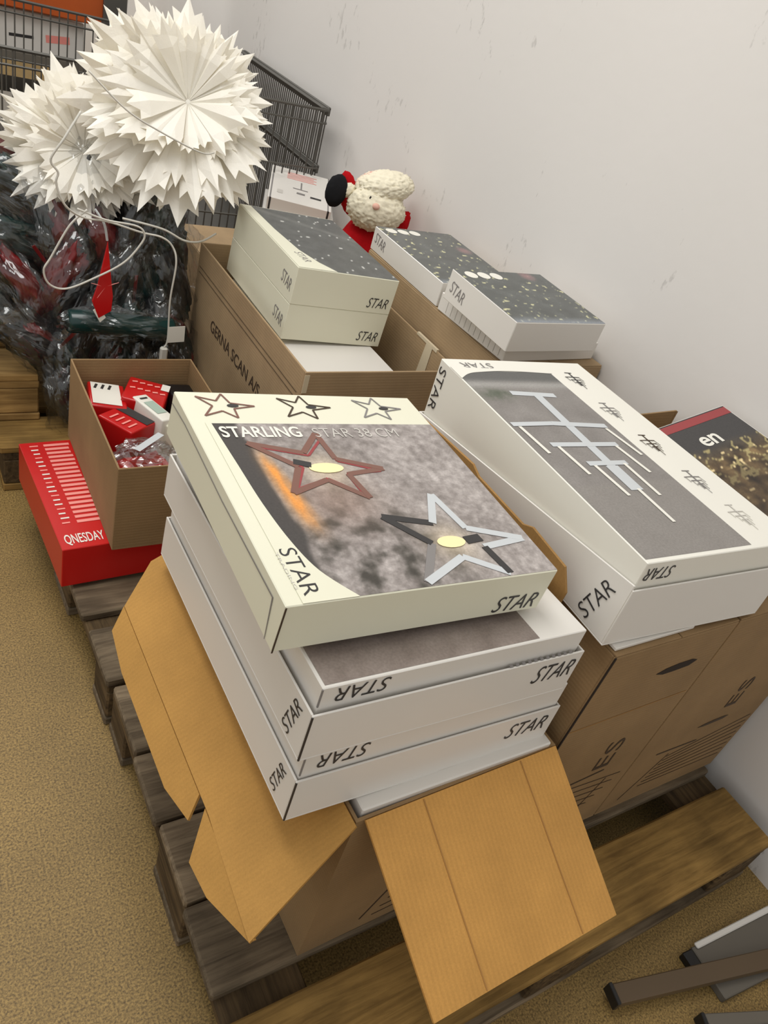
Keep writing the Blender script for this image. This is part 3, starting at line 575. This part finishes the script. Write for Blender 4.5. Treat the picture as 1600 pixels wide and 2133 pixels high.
# ---------------------------------------------------------------- pleated paper star lamps
def petal_mesh(wd, j):
    """one folded paper bag petal along +X, unit length: raised middle fold, notched shoulders, sharp tip"""
    r = lambda q: random.uniform(-q, q); e = .055
    vs = [(.03, 0, .004), (.4, -wd*.24, 0), (.4, 0, e*.6), (.4, wd*.24, 0), (.74, -wd*.46+r(.01), -.01), (.72, 0, e), (.74, wd*.46+r(.01), -.01),
          (.88, -wd*.22, r(.02)), (.85, 0, e*.6), (.88, wd*.22, r(.02)), (1.06+r(.05), r(.02), r(.03)), (.93+r(.03), -wd*.5, -.02), (.93+r(.03), wd*.5, -.02)]
    fs = [(0, 1, 2), (0, 2, 3), (1, 4, 5, 2), (2, 5, 6, 3), (4, 7, 8, 5), (5, 8, 9, 6), (7, 10, 8), (8, 10, 9), (4, 11, 7), (6, 9, 12)]
    me = bpy.data.meshes.new('paper_petal'); me.from_pydata(vs, [], fs); me.materials.append(M_petal); return me
def paper_star(label, loc, normal, rad, rings, skew=0):
    rot = V(normal).to_track_quat('Z', 'Y').to_euler()
    t = thing('paper_star_lamp', label, 'lamp', loc, rot, 'paper star lamps on the heap')
    lib = [petal_mesh(.22+.03*j, j) for j in range(6)]
    for n, tilt, ln, off in rings:
        for k in range(n):
            o = bpy.data.objects.new('paper_petal', random.choice(lib)); COL.objects.link(o); o.parent = t; a = 2*math.pi*(k+off+random.uniform(-.2, .2))/n; s = rad*ln*random.uniform(.8, 1.1)*(1+skew*math.cos(a-3.9));  ti = tilt+random.uniform(-.12, .12)
            o.rotation_euler = (Matrix.Rotation(a, 3, 'Z') @ Matrix.Rotation(-ti, 3, 'Y') @ Matrix.Rotation(random.uniform(-.6, .6), 3, 'X')).to_euler(); o.scale = (s, s, s)
    blob('hub', (0, 0, -.006), (.018, .018, .012), M_petal, t, .05, 6, 2)
    return t, Matrix.LocRotScale(V(loc), rot, None)
big, bigM = paper_star('large pleated white paper star lamp resting on top of the heap', (.712, 2.08, .995), (-.30, -1, .55), .237, [(28, .02, 1.0, 0), (28, .2, .98, .5), (26, .4, .93, .2), (22, .62, .8, .6), (24, -.2, .95, .3)], .2)
small, smallM = paper_star('smaller pleated white paper star lamp behind and below the large one', (.49, 2.17, .82), (-.15, -1, .5), .197, [(26, .05, 1.0, 0), (28, .3, .95, .5), (24, .6, .85, .2), (20, -.25, .95, .3)])
def cord(lamp, lm, pts, r=.0025):
    o = MB().tube(spline(pts), r, 7).build('cord', M_cord, lamp, 0, True); o.matrix_parent_inverse = lm.inverted(); return o
c1 = cord(big, bigM, [(.41, 1.86, .985), (.373, 1.84, .93), (.348, 1.84, .885), (.363, 1.84, .86), (.36, 1.84, .835), (.38, 1.84, .79), (.424, 1.86, .76), (.486, 1.88, .748), (.563, 1.88, .73), (.615, 1.88, .722), (.645, 1.88, .7), (.655, 1.87, .66), (.65, 1.87, .56), (.655, 1.87, .45), (.648, 1.87, .425)])
MB().box((.638, 1.862, .385), (.658, 1.878, .425)).build('plug', M_cord, c1, .004); [MB().tube([(x, 1.87, .386), (x, 1.87, .37)], .002, 6).build('pin', M_silver, c1) for x in (.643, .653)]
cord(small, smallM, [(.434, 1.87, .775), (.397, 1.87, .735), (.357, 1.87, .655), (.342, 1.87, .622), (.356, 1.87, .588), (.395, 1.87, .58), (.46, 1.87, .612), (.525, 1.87, .655), (.562, 1.87, .704), (.569, 1.87, .73), (.548, 1.87, .748), (.475, 1.87, .756), (.412, 1.87, .775)])
cord(big, bigM, [(.40, 1.76, 1.085), (.471, 1.74, 1.031), (.543, 1.74, 1.0), (.642, 1.76, .965), (.70, 1.83, .95)], .0018)
cord(small, smallM, [(.531, 1.93, .742), (.63, 1.93, .725), (.69, 1.93, .7), (.745, 1.96, .69), (.8, 2.0, .70)], .0028)
tg = MB().plate([(0, 0), (.045, .004), (.043, .05), (-.002, .046)], (.655, 1.868, .44), X, Z, .0012).build('paper_tag', M_paper, None); tag(tg, 'small white paper tag beside the plug in front of the heap', 'tag')
# ---------------------------------------------------------------- wire basket at the back
cg = thing('wire_basket', 'large dark wire basket with flat steel rims against the wall at the back', 'basket', (.06, 2.77, .3))
BW, BD, BH = 1.42, .9, .61
def wires(n, fixed, a0, a1, along, h0, h1, stop=None):
    me = MB().tube([(0, 0, h0), (0, 0, h1)], .0028, 5).mesh('wire'); me.materials.append(M_wire)
    for k in range(n):
        o = bpy.data.objects.new('wire', me); COL.objects.link(o); o.parent = cg; p = a0+(a1-a0)*k/(n-1); o.location = (p, fixed, 0) if along == 'x' else (fixed, p, 0)
wires(46, 0, .02, BW-.03, 'x', 0, BH); wires(44, BD, .02, BW-.03, 'x', 0, BH); wires(48, BW, .03, BD, 'y', 0, BH)
for z in (BH, BH-.045, BH-.205, .2, 0):
    r = .006 if z == BH else .004
    MB().tube([(0, 0, z), (BW-.03, 0, z), (BW-.008, .008, z), (BW, .03, z)], r, 6).build('rail', M_wire, cg); MB().tube([(0, BD, z), (BW, BD, z)], r, 6).build('rail', M_wire, cg)
for z in (BH, BH-.205): MB().box((BW-.004, .02, z-.022), (BW+.008, BD, z+.008)).build('flat_rim', M_wire, cg, .002); MB().box((BW-.03, .02, z), (BW+.008, BD, z+.004)).build('flat_rim', M_wire, cg, .001)
MB().box((0, 0, -.02), (BW, BD, 0)).build('base', M_wire, cg, .003)
for x in (.02, BW-.05):
    for y in (.02, BD-.05): MB().box((x, y, -.3), (x+.03, y+.03, -.02)).build('leg', M_wire, cg, .003)
for k, (x, y, ww, hh) in enumerate([(.2, 2.95, .3, .36), (.56, 2.98, .28, .3)]):
    o = MB().box((0, 0, 0), (ww, .4, hh)).build('stored_box', M_grbox, None, .002); o.location = (x, y, .301); tag(o, ['grey board box inside the wire basket at the left edge', 'lower grey board box inside the wire basket behind the paper stars'][k], 'box', 'boxes in the wire basket')
# ---------------------------------------------------------------- orange racking behind
rk = thing('pallet_rack', 'orange beamed storage rack behind the wire basket', 'rack', (-.6, 4.1, 0))
MB().box((0, 0, .82), (1.62, .05, .96)).build('beam', M_orange, rk, .004); MB().box((0, .9, .82), (1.62, .95, .96)).build('beam', M_orange, rk, .004)
for y in (0, .87): MB().box((1.58, y-.02, 0), (1.68, y+.08, 2.4)).build('upright', M_wire, rk, .004); MB().box((-.08, y-.02, 0), (0, y+.08, 2.4)).build('upright', M_wire, rk, .004)
MB().box((0, .0, .62), (1.58, .9, .655)).build('shelf', M_grbox, rk, .003); MB().box((0, 0, .2), (1.58, .9, .235)).build('shelf', M_grbox, rk, .003)
MB().box((0, 0, .96), (1.58, .9, .98)).build('shelf', M_woodL, rk, .003)
for k, (x, ww) in enumerate([(-.3, .42), (.14, .4), (.56, .36)]):
    o = MB().box((0, 0, 0), (ww, .5, .15)).build('shelf_box', M_white, None, .003); o.location = (x, 4.13+.02*k, .6555); tag(o, ['white box at the left on the rack shelf', 'white box with a red mark on the rack shelf', 'white box next to the rack upright behind the paper star'][k], 'box', 'white boxes on the rack shelf')
    flat(o, 'red_mark', bar2((.2, .06), (.3, .07), .03), M_pink, (0, 0, 0), X, Z); flat(o, 'label_print', bar2((.05, .05), (.15, .055), .012), M_ink, (0, 0, 0), X, Z)
    o = MB().box((0, 0, 0), (ww, .5, .2)).build('shelf_box', M_grbox, None, .003); o.location = (x, 4.13+.02*k, .2355); tag(o, ['grey box on the lower rack shelf at the left', 'grey box on the lower rack shelf in the middle', 'grey box on the lower rack shelf by the upright'][k], 'box', 'grey boxes on the rack shelf')
# ---------------------------------------------------------------- folded stand on the floor, lower right
fs = thing('folded_stand', 'folded metal stand lying on the floor at the lower right', 'stand', (0, 0, 0))
def flat_bar(a, b, wd, z0, z1, mat, cap=True, name='bar'):
    a, b = V(a), V(b); d = (b-a).normalized(); n = V((-d.y, d.x))*wd/2
    MB().plate([tuple(a+n), tuple(a-n), tuple(b-n), tuple(b+n)], (0, 0, z0), X, Y, z1-z0).build(name, mat, fs, .002)
    if cap: c = a-d*.008; MB().plate([tuple(c+n*1.1), tuple(c-n*1.1), tuple(a-n*1.1), tuple(a+n*1.1)], (0, 0, z0-.002), X, Y, z1-z0+.004).build('end_cap', M_black, fs, .001)
flat_bar((1.25, .088), (1.54, .062), .1, .0, .02, M_grbox, False, 'panel'); flat_bar((1.262, .135), (1.54, .118), .012, .02, .026, M_white, False, 'panel_edge'); flat_bar((1.225, .118), (1.25, .116), .04, 0, .02, M_black, False, 'end_cap')
flat_bar((1.012, .137), (1.54, .012), .034, .028, .05, M_bar); flat_bar((1.17, .03), (1.4, -.06), .022, .0, .027, M_grbox); flat_bar((1.1, -.04), (1.5, -.1), .03, .0, .03, M_wire)
